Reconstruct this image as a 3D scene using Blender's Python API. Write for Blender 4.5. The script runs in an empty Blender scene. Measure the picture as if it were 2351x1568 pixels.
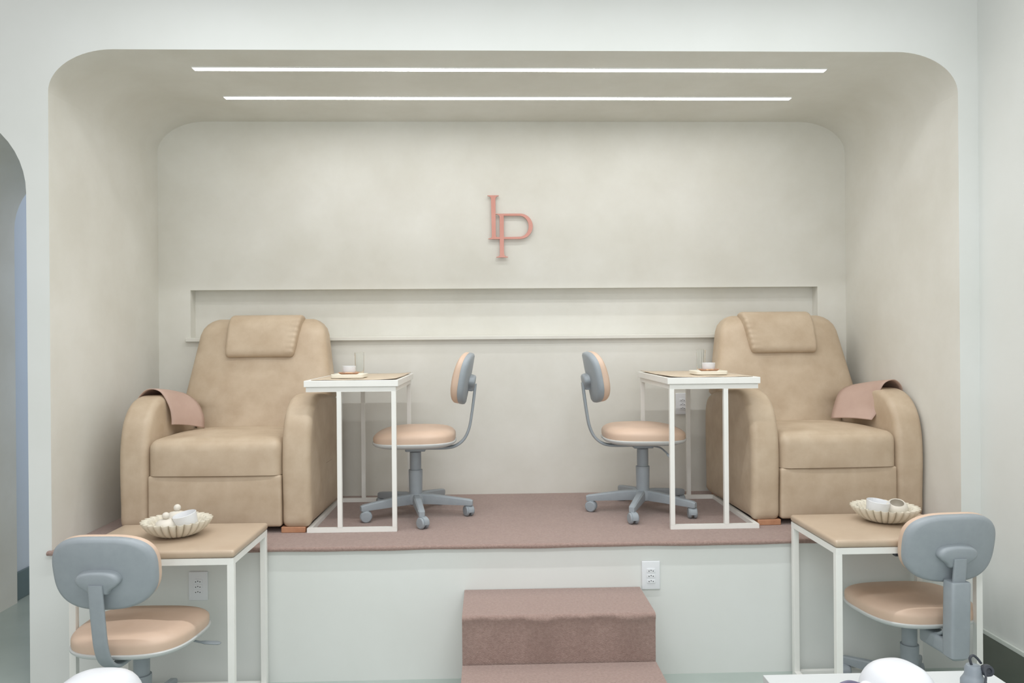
import bpy, bmesh, math, random
from mathutils import Vector, Matrix
from mathutils.geometry import tessellate_polygon
random.seed(4)
PI = math.pi
SC = bpy.context.scene
COL = SC.collection

# ------------------------------------------------------------------ camera
CAM_H, CAM_D = 1.52, 3.44457
YAW, PITCH, ROLL = 0.03052, -0.00048, -0.00811
F_PX = 1750.0
cam_data = bpy.data.cameras.new('camera')
cam_data.sensor_fit = 'HORIZONTAL'
cam_data.sensor_width = 36.0
cam_data.lens = 36.0 * F_PX / 2351.0
cam_data.clip_start = 0.05
cam = bpy.data.objects.new('camera', cam_data)
COL.objects.link(cam)
fw = Vector((math.sin(YAW) * math.cos(PITCH), math.cos(YAW) * math.cos(PITCH), math.sin(PITCH)))
rt = Vector((math.cos(YAW), -math.sin(YAW), 0))
up = rt.cross(fw)
c_, s_ = math.cos(ROLL), math.sin(ROLL)
r2 = rt * c_ + up * s_
u2 = up * c_ - rt * s_
cam.matrix_world = Matrix(((r2.x, u2.x, -fw.x, 0), (r2.y, u2.y, -fw.y, -CAM_D), (r2.z, u2.z, -fw.z, CAM_H), (0, 0, 0, 1)))
SC.camera = cam

# ------------------------------------------------------------------ world and lamps
SC.view_settings.view_transform = 'Standard'
SC.view_settings.look = 'None'
SC.view_settings.exposure = 0.0
SC.view_settings.gamma = 1.0
SC.view_settings.use_curve_mapping = False
SC.cycles.use_denoising = True
SC.cycles.max_bounces = 8
SC.cycles.diffuse_bounces = 5
world = bpy.data.worlds.new('world')
SC.world = world
world.use_nodes = True
bg = world.node_tree.nodes['Background']
bg.inputs[0].default_value = (1.0, 0.99, 0.965, 1)
bg.inputs[1].default_value = 0.68


def area(name, loc, rot, sx, sy, power, colr=(1, 1, 1), spread=180):
    l = bpy.data.lights.new(name, 'AREA')
    l.shape = 'RECTANGLE'
    l.size, l.size_y = sx, sy
    l.energy = power
    l.color = colr
    l.spread = math.radians(spread)
    o = bpy.data.objects.new(name, l)
    o.location = loc
    o.rotation_euler = rot
    COL.objects.link(o)
    return o


area('salon_ceiling_lamp', (0.1, -0.70, 3.45), (0, 0, 0), 3.6, 0.05, 26, (0.98, 1.0, 1.0), 130)
area('salon_ceiling_lamp', (0.1, -2.7, 3.45), (0, 0, 0), 2.6, 0.30, 45, (0.97, 1.0, 1.0), 150)
area('front_fill_light', (0.0, -4.6, 1.9), (math.radians(90), 0, 0), 2.6, 1.8, 36, (0.97, 0.99, 1.0))  # fill light added behind the camera to brighten upright faces; no actual window
area('corridor_daylight', (-1.35, 2.6, 1.8), (0, math.radians(90), 0), 2.2, 1.4, 13, (0.34, 0.58, 1.0), 100)
LED_POWER = 20.5


# ------------------------------------------------------------------ materials
def mat(name, col, rough=0.6, col2=None, scale=4.0, detail=4.0, bump=0.0, bscale=60.0, metallic=0.0, spec=0.5, coat=0.0, sheen=0.0):
    m = bpy.data.materials.new(name)
    m.use_nodes = True
    nt = m.node_tree
    b = nt.nodes['Principled BSDF']
    b.inputs['Base Color'].default_value = (*col, 1)
    b.inputs['Roughness'].default_value = rough
    b.inputs['Metallic'].default_value = metallic
    b.inputs['Specular IOR Level'].default_value = spec
    b.inputs['Coat Weight'].default_value = coat
    b.inputs['Sheen Weight'].default_value = sheen
    tc = nt.nodes.new('ShaderNodeTexCoord')
    if col2 is not None:
        n = nt.nodes.new('ShaderNodeTexNoise')
        n.inputs['Scale'].default_value = scale
        n.inputs['Detail'].default_value = detail
        n.inputs['Roughness'].default_value = 0.6
        nt.links.new(tc.outputs['Object'], n.inputs['Vector'])
        r = nt.nodes.new('ShaderNodeValToRGB')
        r.color_ramp.elements[0].position = 0.32
        r.color_ramp.elements[1].position = 0.68
        r.color_ramp.elements[0].color = (*col, 1)
        r.color_ramp.elements[1].color = (*col2, 1)
        nt.links.new(n.outputs['Fac'], r.inputs['Fac'])
        nt.links.new(r.outputs['Color'], b.inputs['Base Color'])
    if bump:
        n2 = nt.nodes.new('ShaderNodeTexNoise')
        n2.inputs['Scale'].default_value = bscale
        n2.inputs['Detail'].default_value = 5
        nt.links.new(tc.outputs['Object'], n2.inputs['Vector'])
        bp = nt.nodes.new('ShaderNodeBump')
        bp.inputs['Strength'].default_value = bump
        bp.inputs['Distance'].default_value = 0.01
        nt.links.new(n2.outputs['Fac'], bp.inputs['Height'])
        nt.links.new(bp.outputs['Normal'], b.inputs['Normal'])
    return m


def emit(name, col, s):
    m = bpy.data.materials.new(name)
    m.use_nodes = True
    b = m.node_tree.nodes['Principled BSDF']
    b.inputs['Base Color'].default_value = (0.9, 0.9, 0.9, 1)
    b.inputs['Emission Color'].default_value = (*col, 1)
    b.inputs['Emission Strength'].default_value = s
    return m


def glass(name):
    m = bpy.data.materials.new(name)
    m.use_nodes = True
    b = m.node_tree.nodes['Principled BSDF']
    b.inputs['Base Color'].default_value = (0.98, 0.99, 0.98, 1)
    b.inputs['Roughness'].default_value = 0.02
    b.inputs['IOR'].default_value = 1.13
    b.inputs['Transmission Weight'].default_value = 1.0
    return m


M = dict(
    plaster=mat('lime_plaster', (0.65, 0.638, 0.58), 0.75, (0.735, 0.73, 0.685), 1.9, 5, 0.05, 5.0, spec=0.25),
    front_plaster=mat('front_plaster', (0.69, 0.71, 0.685), 0.75, (0.735, 0.755, 0.74), 1.3, 5, 0.05, 5.0, spec=0.25),
    corridor_paint=mat('corridor_paint', (0.60, 0.655, 0.72), 0.7, (0.62, 0.675, 0.74), 2.0),
    floor=mat('polished_floor', (0.37, 0.43, 0.40), 0.35, (0.43, 0.49, 0.46), 2.2, 6, 0.02, 9),
    tile=mat('dark_green_tile', (0.11, 0.125, 0.10), 0.3, (0.13, 0.145, 0.12), 3.0),
    teal_tile=mat('dark_teal_tile', (0.12, 0.17, 0.18), 0.4, (0.14, 0.19, 0.20), 3.0),
    grout=mat('grout', (0.60, 0.64, 0.60), 0.7, (0.64, 0.68, 0.64), 8.0),
    carpet=mat('carpet', (0.285, 0.197, 0.172), 0.95, (0.36, 0.257, 0.226), 90.0, 6, 0.5, 260, spec=0.1, sheen=0.3),
    leather=mat('beige_leather', (0.465, 0.36, 0.255), 0.48, (0.555, 0.45, 0.335), 9.0, 6, 0.04, 320, spec=0.35),
    pink_leather=mat('pink_leather', (0.46, 0.325, 0.27), 0.55, (0.505, 0.365, 0.305), 7.0, 5, 0.03, 300, spec=0.3),
    table_leather=mat('table_leather', (0.47, 0.365, 0.27), 0.28, (0.52, 0.415, 0.315), 6.0, 5, 0.03, 300),
    mat_leather=mat('mat_leather', (0.56, 0.465, 0.35), 0.5, (0.60, 0.505, 0.39), 9.0),
    upholstery=mat('upholstery', (0.60, 0.44, 0.335), 0.45, (0.645, 0.485, 0.38), 6.0, 4, 0.02, 300, spec=0.35),
    grey_plastic=mat('grey_plastic', (0.29, 0.325, 0.355), 0.45, (0.31, 0.345, 0.375), 30.0, 3, 0.03, 500),
    pale_rim=mat('pale_rim', (0.55, 0.57, 0.57), 0.45, (0.58, 0.60, 0.60), 12.0),
    white_metal=mat('white_metal', (0.80, 0.80, 0.77), 0.4, (0.83, 0.83, 0.80), 10.0),
    white_plastic=mat('white_plastic', (0.74, 0.76, 0.79), 0.3, (0.76, 0.78, 0.81), 10.0),
    socket_hole=mat('socket_hole', (0.04, 0.04, 0.045), 0.6, (0.05, 0.05, 0.055), 10.0),
    lamp_white=mat('lamp_white', (0.62, 0.635, 0.67), 0.3, (0.64, 0.655, 0.69), 10.0),
    white_laminate=mat('white_laminate', (0.50, 0.52, 0.525), 0.3, (0.52, 0.54, 0.545), 4.0),
    white_ceramic=mat('white_ceramic', (0.72, 0.73, 0.75), 0.25, (0.74, 0.75, 0.77), 10.0),
    cream_ceramic=mat('cream_ceramic', (0.66, 0.62, 0.55), 0.5, (0.70, 0.66, 0.59), 12.0),
    bowl_ceramic=mat('bowl_ceramic', (0.62, 0.575, 0.475), 0.6, (0.68, 0.635, 0.535), 9.0, 5, 0.06, 60),
    tray_stone=mat('tray_stone', (0.74, 0.70, 0.59), 0.5, (0.78, 0.74, 0.64), 9.0),
    saucer_wood=mat('saucer_wood', (0.46, 0.25, 0.155), 0.45, (0.55, 0.32, 0.21), 30.0),
    foot_wood=mat('foot_wood', (0.42, 0.20, 0.11), 0.5, (0.50, 0.26, 0.15), 25.0),
    biscuit=mat('biscuit', (0.66, 0.46, 0.28), 0.7, (0.70, 0.50, 0.32), 40.0),
    rose=mat('rose_metal', (0.56, 0.265, 0.215), 0.38, (0.60, 0.30, 0.25), 6.0, metallic=0.25),
    dark_rubber=mat('dark_rubber', (0.03, 0.035, 0.045), 0.5, (0.04, 0.045, 0.055), 20.0),
    dark_cloth=mat('dark_underside', (0.03, 0.025, 0.02), 0.9, (0.04, 0.035, 0.03), 20.0),
    purple_cable=mat('purple_cable', (0.10, 0.09, 0.15), 0.4, (0.12, 0.11, 0.17), 20.0),
    device_grey=mat('device_grey', (0.20, 0.23, 0.26), 0.4, (0.22, 0.25, 0.28), 20.0),
    red_mark=mat('red_mark', (0.60, 0.12, 0.12), 0.4, (0.63, 0.14, 0.14), 20.0),
    blue_mark=mat('blue_mark', (0.12, 0.30, 0.50), 0.4, (0.14, 0.33, 0.53), 20.0),
    chrome=mat('bare_metal', (0.45, 0.45, 0.44), 0.3, (0.5, 0.5, 0.49), 20.0, metallic=0.9),
    led=emit('led_diffuser', (1.0, 0.98, 0.97), LED_POWER),
    glass=glass('clear_glass'),
)


# ------------------------------------------------------------------ mesh helpers
class MB:
    def __init__(self):
        self.v, self.f = [], []

    def add(self, verts, faces, X=None):
        n = len(self.v)
        self.v += [tuple(X @ Vector(p)) if X is not None else tuple(p) for p in verts]
        self.f += [tuple(i + n for i in f) for f in faces]
        return self

    def box(self, x0, x1, y0, y1, z0, z1, X=None):
        vs = [(x, y, z) for x in (x0, x1) for y in (y0, y1) for z in (z0, z1)]
        fs = [(0, 1, 3, 2), (4, 6, 7, 5), (0, 4, 5, 1), (2, 3, 7, 6), (0, 2, 6, 4), (1, 5, 7, 3)]
        return self.add(vs, fs, X)

    def rings(self, rings, cap0=True, cap1=True, closed=True, X=None):
        n = len(rings[0])
        vs = [p for r in rings for p in r]
        fs = []
        for i in range(len(rings) - 1):
            for j in range(n if closed else n - 1):
                k = (j + 1) % n
                fs.append((i * n + j, i * n + k, (i + 1) * n + k, (i + 1) * n + j))
        if cap0:
            fs.append(tuple(range(n - 1, -1, -1)))
        if cap1:
            o = (len(rings) - 1) * n
            fs.append(tuple(range(o, o + n)))
        return self.add(vs, fs, X)

    def lathe(self, prof, n=32, X=None, cap0=True, cap1=True, flute=None):
        rs = []
        for k, (r, z) in enumerate(prof):
            ring = []
            for i in range(n):
                a = 2 * PI * i / n
                rr = r * (flute(a, k) if flute else 1)
                ring.append((rr * math.cos(a), rr * math.sin(a), z))
            rs.append(ring)
        return self.rings(rs, cap0, cap1, X=X)

    def tube(self, pts, rad, n=10, sec=None, upv=(0, 0, 1), X=None):
        pts = [Vector(p) for p in pts]
        rs = []
        ref = Vector(upv)
        for i, p in enumerate(pts):
            t = (pts[min(i + 1, len(pts) - 1)] - pts[max(i - 1, 0)]).normalized()
            a = ref - t * ref.dot(t)
            if a.length < 1e-4:
                a = Vector((1, 0, 0)) - t * t.x
            a.normalize()
            ref = a
            b = t.cross(a)
            r = rad[i] if isinstance(rad, (list, tuple)) else rad
            if sec:
                rs.append([p + a * u * r + b * w * r for u, w in sec])
            else:
                rs.append([p + a * r * math.cos(2 * PI * k / n) + b * r * math.sin(2 * PI * k / n) for k in range(n)])
        return self.rings(rs, X=X)

    def sphere(self, c, r, n=20, m=12, s=(1, 1, 1)):
        rs = []
        for i in range(m + 1):
            t = -PI / 2 + PI * i / m
            rr = max(1e-4, math.cos(t)) * r
            rs.append([(c[0] + s[0] * rr * math.cos(2 * PI * k / n), c[1] + s[1] * rr * math.sin(2 * PI * k / n), c[2] + s[2] * r * math.sin(t)) for k in range(n)])
        return self.rings(rs)

    def rbox(self, x0, x1, y0, y1, z0, z1, r, puff=(0, 0, 0), n=12):
        c = Vector(((x0 + x1) / 2, (y0 + y1) / 2, (z0 + z1) / 2))
        h = Vector((abs(x1 - x0) / 2, abs(y1 - y0) / 2, abs(z1 - z0) / 2))
        r = min(r, h.x, h.y, h.z)
        for ax in range(3):
            a1, a2 = (ax + 1) % 3, (ax + 2) % 3
            for sg in (-1, 1):
                vs, fs = [], []
                cs = []
                for a in (a1, a2):
                    cc = []
                    m = max(2, n)
                    # dense near the rounded rims
                    for k in range(5):
                        cc.append(-h[a] + r * (1 - math.cos(PI / 2 * k / 4)) * 1.0)
                    for k in range(1, m):
                        cc.append(-h[a] + r + (2 * h[a] - 2 * r) * k / m)
                    for k in range(4, -1, -1):
                        cc.append(h[a] - r * (1 - math.cos(PI / 2 * k / 4)))
                    cs.append(cc)
                for u in cs[0]:
                    for w in cs[1]:
                        p = Vector((0, 0, 0))
                        p[ax] = sg * h[ax]
                        p[a1], p[a2] = u, w
                        q = Vector([max(-(h[i] - r), min(h[i] - r, p[i])) for i in range(3)])
                        d = p - q
                        p2 = q + d.normalized() * r if d.length > 1e-9 else q
                        p2[ax] += sg * puff[ax] * max(0, 1 - (u / h[a1]) ** 2) * max(0, 1 - (w / h[a2]) ** 2)
                        vs.append(c + p2)
                nn = len(cs[1])
                for i in range(len(cs[0]) - 1):
                    for j in range(nn - 1):
                        f = (i * nn + j, (i + 1) * nn + j, (i + 1) * nn + j + 1, i * nn + j + 1)
                        fs.append(f if sg > 0 else f[::-1])
                self.add(vs, fs)
        return self

    def rextrude(self, prof, x0, x1, r, steps=6, dense=90, bulge=0.0, mids=0):
        """closed (y, z) outline swept from x0 to x1 with rounded rims"""
        pts = smooth_loop(prof, dense)
        n = len(pts)
        area2 = sum(pts[i][0] * pts[(i + 1) % n][1] - pts[(i + 1) % n][0] * pts[i][1] for i in range(n))
        sg = 1 if area2 > 0 else -1
        nor = []
        for i in range(n):
            a, b = pts[i - 1], pts[(i + 1) % n]
            d = Vector((b[0] - a[0], b[1] - a[1]))
            d.normalize()
            nor.append((d.y * sg, -d.x * sg))
        rs = []
        cy = sum(p[0] for p in pts) / n
        cz = sum(p[1] for p in pts) / n

        def ring(x, ins):
            return [(x, p[0] - m[0] * ins, p[1] - m[1] * ins) for p, m in zip(pts, nor)]

        def shrink(x, k):
            return [(x, cy + (p[1] - cy) * k, cz + (p[2] - cz) * k) for p in ring(x, r)]
        for k in (0.2, 0.6, 0.85):
            rs.append(shrink(x0 - bulge * (1 - k * k), k))
        for k in range(steps + 1):
            a = PI / 2 * k / steps
            rs.append(ring(x0 + r * (1 - math.cos(a)), r * (1 - math.sin(a))))
        for k in range(1, mids + 1):
            rs.append(ring(x0 + r + (x1 - x0 - 2 * r) * k / (mids + 1), 0.0))
        for k in range(steps, -1, -1):
            a = PI / 2 * k / steps
            rs.append(ring(x1 - r * (1 - math.cos(a)), r * (1 - math.sin(a))))
        for k in (0.85, 0.6, 0.2):
            rs.append(shrink(x1 + bulge * (1 - k * k), k))
        return self.rings(rs)

    def prism(self, poly, holes=(), y0=0.0, y1=0.01):
        """flat (x, z) outline given thickness along y"""
        loops = [poly] + list(holes)
        flat = [p for l in loops for p in l]
        tri = tessellate_polygon([[Vector((p[0], p[1], 0)) for p in l] for l in loops])
        n = len(flat)
        vs = [(p[0], y0, p[1]) for p in flat] + [(p[0], y1, p[1]) for p in flat]
        fs = [tuple(t) for t in tri] + [tuple(i + n for i in t[::-1]) for t in tri]
        o = 0
        for l in loops:
            k = len(l)
            for i in range(k):
                j = (i + 1) % k
                fs.append((o + i, o + j, n + o + j, n + o + i))
            o += k
        return self.add(vs, fs)

    def build(self, name, material, parent=None, angle=40, bevel=0.0, weld=True):
        me = bpy.data.meshes.new(name)
        me.from_pydata(self.v, [], self.f)
        bm = bmesh.new()
        bm.from_mesh(me)
        if weld:
            bmesh.ops.remove_doubles(bm, verts=bm.verts, dist=1e-5)
        bmesh.ops.recalc_face_normals(bm, faces=bm.faces)
        bm.to_mesh(me)
        bm.free()
        me.shade_smooth()
        me.set_sharp_from_angle(angle=math.radians(angle))
        me.materials.append(material)
        o = bpy.data.objects.new(name, me)
        COL.objects.link(o)
        if parent is not None:
            o.parent = parent
        if bevel:
            b = o.modifiers.new('bevel', 'BEVEL')
            b.width = bevel
            b.segments = 3
            b.limit_method = 'ANGLE'
        return o


def smooth_loop(prof, dense):
    """Catmull-Rom through a closed outline, resampled evenly"""
    n = len(prof)
    out = []
    for i in range(n):
        p0, p1, p2, p3 = prof[i - 1], prof[i], prof[(i + 1) % n], prof[(i + 2) % n]
        for k in range(12):
            t = k / 12
            q = []
            for a in range(2):
                q.append(0.5 * ((2 * p1[a]) + (-p0[a] + p2[a]) * t + (2 * p0[a] - 5 * p1[a] + 4 * p2[a] - p3[a]) * t * t + (-p0[a] + 3 * p1[a] - 3 * p2[a] + p3[a]) * t ** 3))
            out.append(q)
    L = [0]
    for i in range(len(out)):
        a, b = out[i], out[(i + 1) % len(out)]
        L.append(L[-1] + math.hypot(b[0] - a[0], b[1] - a[1]))
    res = []
    j = 0
    for k in range(dense):
        s = L[-1] * k / dense
        while L[j + 1] < s:
            j += 1
        t = (s - L[j]) / max(1e-9, L[j + 1] - L[j])
        a, b = out[j], out[(j + 1) % len(out)]
        res.append((a[0] + (b[0] - a[0]) * t, a[1] + (b[1] - a[1]) * t))
    return res


def smooth_path(pts, per=8):
    pts = [Vector(p) for p in pts]
    out = []
    n = len(pts)
    for i in range(n - 1):
        p0, p1, p2, p3 = pts[max(0, i - 1)], pts[i], pts[i + 1], pts[min(n - 1, i + 2)]
        for k in range(per):
            t = k / per
            out.append(0.5 * ((2 * p1) + (p2 - p0) * t + (2 * p0 - 5 * p1 + 4 * p2 - p3) * t * t + (3 * p1 - p0 - 3 * p2 + p3) * t ** 3))
    out.append(pts[-1])
    return out


def super_loop(a, b, n, k=64, taper=0.0):
    out = []
    for i in range(k):
        t = 2 * PI * i / k
        c, s = math.cos(t), math.sin(t)
        x = a * math.copysign(abs(c) ** (2 / n), c)
        y = b * math.copysign(abs(s) ** (2 / n), s)
        out.append((x * (1 + taper * y / b), y))
    return out


def thing(name, label, cat, loc=(0, 0, 0), rotz=0.0, group=None):
    o = bpy.data.objects.new(name, None)
    o.empty_display_size = 0.1
    COL.objects.link(o)
    o.location = loc
    o.rotation_euler = (0, 0, rotz)
    return tag(o, label, cat, group)


def tag(o, label, cat, group=None):
    o['label'] = label
    o['category'] = cat
    if group:
        o['group'] = group
    return o


def struct(o):
    o['kind'] = 'structure'
    return o


def dup(root, label, loc, rotz=0.0, group=None):
    r = root.copy()
    COL.objects.link(r)
    r.location = loc
    r.rotation_euler = (0, 0, rotz)
    r['label'] = label
    if group:
        r['group'] = group
    for ch in list(root.children):
        c = ch.copy()
        COL.objects.link(c)
        c.parent = r
        for g in ch.children:
            d = g.copy()
            COL.objects.link(d)
            d.parent = c
    return r


# ------------------------------------------------------------------ the setting
XL, XR = -1.946, 2.168          # alcove sides
ZC, ZP, YB = 2.833, 0.607, 1.116  # alcove ceiling, platform top, back wall
RX, RZ = 0.285, 0.19            # rounded upper corners
WX0, WX1, WZ = -4.2, 2.262, 3.8
AX0, AX1, AZ = -2.79, -2.045, 2.195  # arched passage
AR = (AX1 - AX0) / 2


def alcove_top():
    pts = []
    for k in range(17):
        a = PI - PI / 2 * k / 16
        pts.append((XL + RX + RX * math.cos(a), ZC - RZ + RZ * math.sin(a)))
    for k in range(17):
        a = PI / 2 - PI / 2 * k / 16
        pts.append((XR - RX + RX * math.cos(a), ZC - RZ + RZ * math.sin(a)))
    return pts


def arch_pts(n=24):
    cx = (AX0 + AX1) / 2
    return [(cx - AR * math.cos(PI * k / n), AZ + AR * math.sin(PI * k / n)) for k in range(n + 1)]


arch = [(AX0, 0)] + arch_pts() + [(AX1, 0)]
outer = [(WX0, 0)] + arch + [(WX1, 0), (WX1, WZ), (WX0, WZ)]
hole = [(XL, ZP - 0.02)] + alcove_top() + [(XR, ZP - 0.02)]
wf = MB()
tri = tessellate_polygon([[Vector((p[0], p[1], 0)) for p in l] for l in (outer, hole)])
wf.add([(p[0], 0, p[1]) for p in outer + hole], [tuple(t) for t in tri])
struct(wf.build('wall_front', M['front_plaster']))

top = alcove_top()
m = MB()
m.rings([[(x, 0, z) for x, z in top], [(x, YB, z) for x, z in top]], False, False, closed=False)
struct(m.build('ceiling', M['plaster'], angle=60))
for nm, x in (('wall_left', XL), ('wall_alcove_right', XR)):
    m = MB()
    m.add([(x, 0, ZP - 0.05), (x, YB, ZP - 0.05), (x, YB, ZC - RZ), (x, 0, ZC - RZ)], [(0, 1, 2, 3)])
    struct(m.build(nm, M['plaster']))

# back wall with the long niche
NX0, NX1, NZ0, NZ1, ND = -1.760, 1.994, 1.548, 1.836, 0.075
m = MB()
bo = [(XL - 0.02, ZP - 0.05), (XR + 0.02, ZP - 0.05), (XR + 0.02, ZC + 0.02), (XL - 0.02, ZC + 0.02)]
bh = [(NX0, NZ0), (NX0, NZ1), (NX1, NZ1), (NX1, NZ0)]
tri = tessellate_polygon([[Vector((p[0], p[1], 0)) for p in l] for l in (bo, bh)])
m.add([(p[0], YB, p[1]) for p in bo + bh], [tuple(t) for t in tri])
m.add([(p[0], YB, p[1]) for p in bh] + [(p[0], YB + ND, p[1]) for p in bh],
      [(0, 1, 5, 4), (1, 2, 6, 5), (2, 3, 7, 6), (3, 0, 4, 7), (4, 5, 6, 7)])
struct(m.build('wall_back', M['plaster'], angle=30))
struct(MB().box(NX0 - 0.022, NX1 + 0.02, YB - 0.028, YB + ND - 0.001, NZ0 - 0.018, NZ0 + 0.006).build('trim_1', M['plaster'], bevel=0.004))

# passage on the left, with the corridor behind it
m = MB()
m.rings([[(x, 0, z) for x, z in arch], [(x, YB + 0.02, z) for x, z in arch]], False, False, closed=False)
struct(m.build('wall_passage', M['plaster'], angle=60))
m = MB()
m.add([(-2.83, YB + 0.02, 0), (-2.83, 4.2, 0), (-2.83, 4.2, 3.2), (-2.83, YB + 0.02, 3.2)], [(0, 1, 2, 3)])
m.add([(-2.83, 4.2, 0), (-1.2, 4.2, 0), (-1.2, 4.2, 3.2), (-2.83, 4.2, 3.2)], [(0, 1, 2, 3)])
struct(m.build('wall_corridor', M['corridor_paint']))
struct(MB().box(-2.829, -2.812, YB + 0.025, 4.19, 0.001, 0.165).build('baseboard_corridor', M['teal_tile'], bevel=0.002))

# right wall with a tiled skirting
m = MB()
m.add([(WX1, 0, 0), (WX1, -4.2, 0), (WX1, -4.2, WZ), (WX1, 0, WZ)], [(0, 1, 2, 3)])
struct(m.build('wall_right', M['front_plaster']))
m = MB()
yy = -0.003
while yy > -4.0:
    m.box(WX1 - 0.012, WX1 - 0.0005, yy - 0.397, yy, 0.001, 0.165)
    yy -= 0.40
struct(m.build('baseboard_right', M['tile'], bevel=0.0015))
struct(MB().box(WX1 - 0.013, WX1 - 0.0005, -4.0, -0.003, 0.1655, 0.185).build('trim_2', M['grout'], bevel=0.002))

m = MB()
m.add([(-4.2, -4.2, 0), (2.4, -4.2, 0), (2.4, 4.4, 0), (-4.2, 4.4, 0)], [(0, 1, 2, 3)])
struct(m.build('floor', M['floor']))
struct(MB().box(XL, XR, 0.004, YB, 0.0, ZP - 0.019).build('floor_platform', M['front_plaster']))

# carpet on the platform: a sheet with a lip in front of the plaster
LIP = -0.022
cp = [(XL - 0.012, LIP), (XR + 0.012, LIP), (XR + 0.012, -0.001), (XR, -0.001), (XR, YB), (XL, YB), (XL, -0.001), (XL - 0.012, -0.001)]
m = MB()
N = 60
rs = []
lipx = [XL - 0.012 + (XR - XL + 0.024) * k / N for k in range(N + 1)]
w = [0.0022 * math.sin(k * 0.55) + 0.0015 * math.sin(k * 1.31 + 1) for k in range(N + 1)]
rs.append([(x, LIP * 0.9, ZP - 0.019 + a * 0.6) for x, a in zip(lipx, w)])
rs.append([(x, LIP - 0.002, ZP - 0.012 + a * 0.6) for x, a in zip(lipx, w)])
rs.append([(x, LIP - 0.001, ZP - 0.005 + a * 0.3) for x, a in zip(lipx, w)])
rs.append([(x, LIP + 0.006, ZP) for x in lipx])
rs.append([(x, -0.001, ZP) for x in lipx])
rs.append([(x, -0.001, ZP - 0.019) for x in lipx])
rs.append(rs[0])
m.rings(rs, False, False, closed=False)
for e in (0, N):
    m.add([r[e] for r in rs[:6]], [(0, 1, 2, 3, 4, 5)])
m.box(XL + 0.001, XR - 0.001, -0.0015, YB - 0.001, ZP - 0.018, ZP)
tag(m.build('platform_carpet', M['carpet'], angle=50), 'dusty pink carpet covering the raised platform, lapping over its front edge', 'carpet')

# ------------------------------------------------------------------ carpeted steps
st = thing('carpeted_steps', 'two dusty pink carpeted steps in front of the platform', 'steps', (0, 0, 0))


def step_mesh(x0, x1, y0, y1, z1, seed):
    rnd = random.Random(seed)
    ph = [rnd.uniform(0, 6) for _ in range(4)]
    n = 60
    xs = [x0 + (x1 - x0) * k / n for k in range(n + 1)]

    def wv(k):
        return 0.003 * math.sin(k * .21 + ph[0]) + 0.0025 * math.sin(k * .47 + ph[1]) + 0.0012 * math.sin(k * 1.1 + ph[2])
    m = MB()
    secs = [(y1, 0.0, 0), (y1, z1, 0), (y0 + 0.015, z1, 0), (y0 + 0.004, z1 - 0.002, 0.2), (y0 - 0.002, z1 - 0.010, 0.6), (y0 - 0.002, z1 - 0.020, 1.0), (y0 + 0.003, z1 - 0.030, 0.9), (y0 + 0.005, z1 - 0.05, 0.2), (y0 + 0.005, 0.0, 0)]
    rs = [[(x, y + 0.9 * wv(k) * f, z + wv(k) * f * 0.9) for k, x in enumerate(xs)] for y, z, f in secs]
    m.rings(rs, False, False, closed=False)
    for e in (0, n):
        m.add([r[e] for r in rs], [tuple(range(len(secs)))])
    m.add([rs[0][0], rs[0][n], rs[-1][n], rs[-1][0]], [(0, 1, 2, 3)])
    return m


SX0, SX1 = -0.118, 0.676
step_mesh(SX0, SX1, -0.335, -0.003, 0.400, 2).build('upper_step', M['carpet'], st, angle=50)
step_mesh(SX0, SX1, -0.66, -0.336, 0.200, 7).build('lower_step', M['carpet'], st, angle=50)

# ------------------------------------------------------------------ LED strips in the alcove ceiling
LEDX0, LEDX1 = -1.395, 1.653


def led_strip(y, label):
    t = thing('linear_ceiling_light', label, 'ceiling light', (0, y, ZC), 0, 'linear lights in the alcove ceiling')
    a, b, w = LEDX0, LEDX1, 0.0195
    f = MB()
    f.box(a - 0.003, b + 0.003, -w - 0.003, -w, -0.006, -0.0003)
    f.box(a - 0.003, b + 0.003, w, w + 0.003, -0.006, -0.0003)
    f.box(a - 0.003, a, -w, w, -0.006, -0.0003)
    f.box(b, b + 0.003, -w, w, -0.006, -0.0003)
    f.build('housing', M['white_metal'], t)
    MB().box(a, b, -w, w, -0.004, -0.0006).build('diffuser', M['led'], t)
    return t


led_strip(0.232, 'long white light strip in the alcove ceiling, nearer the front opening')
led_strip(0.664, 'long white light strip in the alcove ceiling, nearer the back wall')

# ------------------------------------------------------------------ monogram on the back wall
mono = thing('monogram_sign', 'rose pink metal monogram of letters L and P on the alcove wall', 'sign', (0, YB, 0))


def lp(cx, cy):
    return (-0.001 + (cx - 468) / 3000.0, 2.389 - (cy - 238) / 3000.0)


def arc(cx, cy, rx, ry, a0, a1, n=20):
    return [lp(cx + rx * math.cos(math.radians(a0 + (a1 - a0) * k / n)), cy + ry * math.sin(math.radians(a0 + (a1 - a0) * k / n))) for k in range(n + 1)]


Y0, Y1 = -0.022, -0.008
lL = MB()
lL.prism([lp(468, 238), lp(672, 238), lp(672, 246), lp(645, 252), lp(622, 268), lp(611, 292), lp(613, 960), lp(618, 976), lp(640, 984), lp(686, 984), lp(686, 1020), lp(478, 1020), lp(478, 1010), lp(508, 1004), lp(530, 994), lp(541, 976), lp(531, 292), lp(522, 268), lp(500, 252), lp(468, 246)], (), Y0 + 0.001, Y1)
for cx in (575,):
    lL.box(lp(cx - 20, 600)[0], lp(cx + 20, 600)[0], Y1, -0.0005, lp(0, 640)[1], lp(0, 600)[1])
lL.build('letter', M['rose'], mono, angle=30)
pP = MB()
pP.prism([lp(683, 568), lp(757, 568), lp(757, 1262), lp(762, 1300), lp(775, 1322), lp(795, 1332), lp(826, 1336), lp(826, 1348), lp(618, 1348), lp(618, 1338), lp(650, 1332), lp(670, 1320), lp(683, 1296)], (), Y0 - 0.001, Y1)
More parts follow.
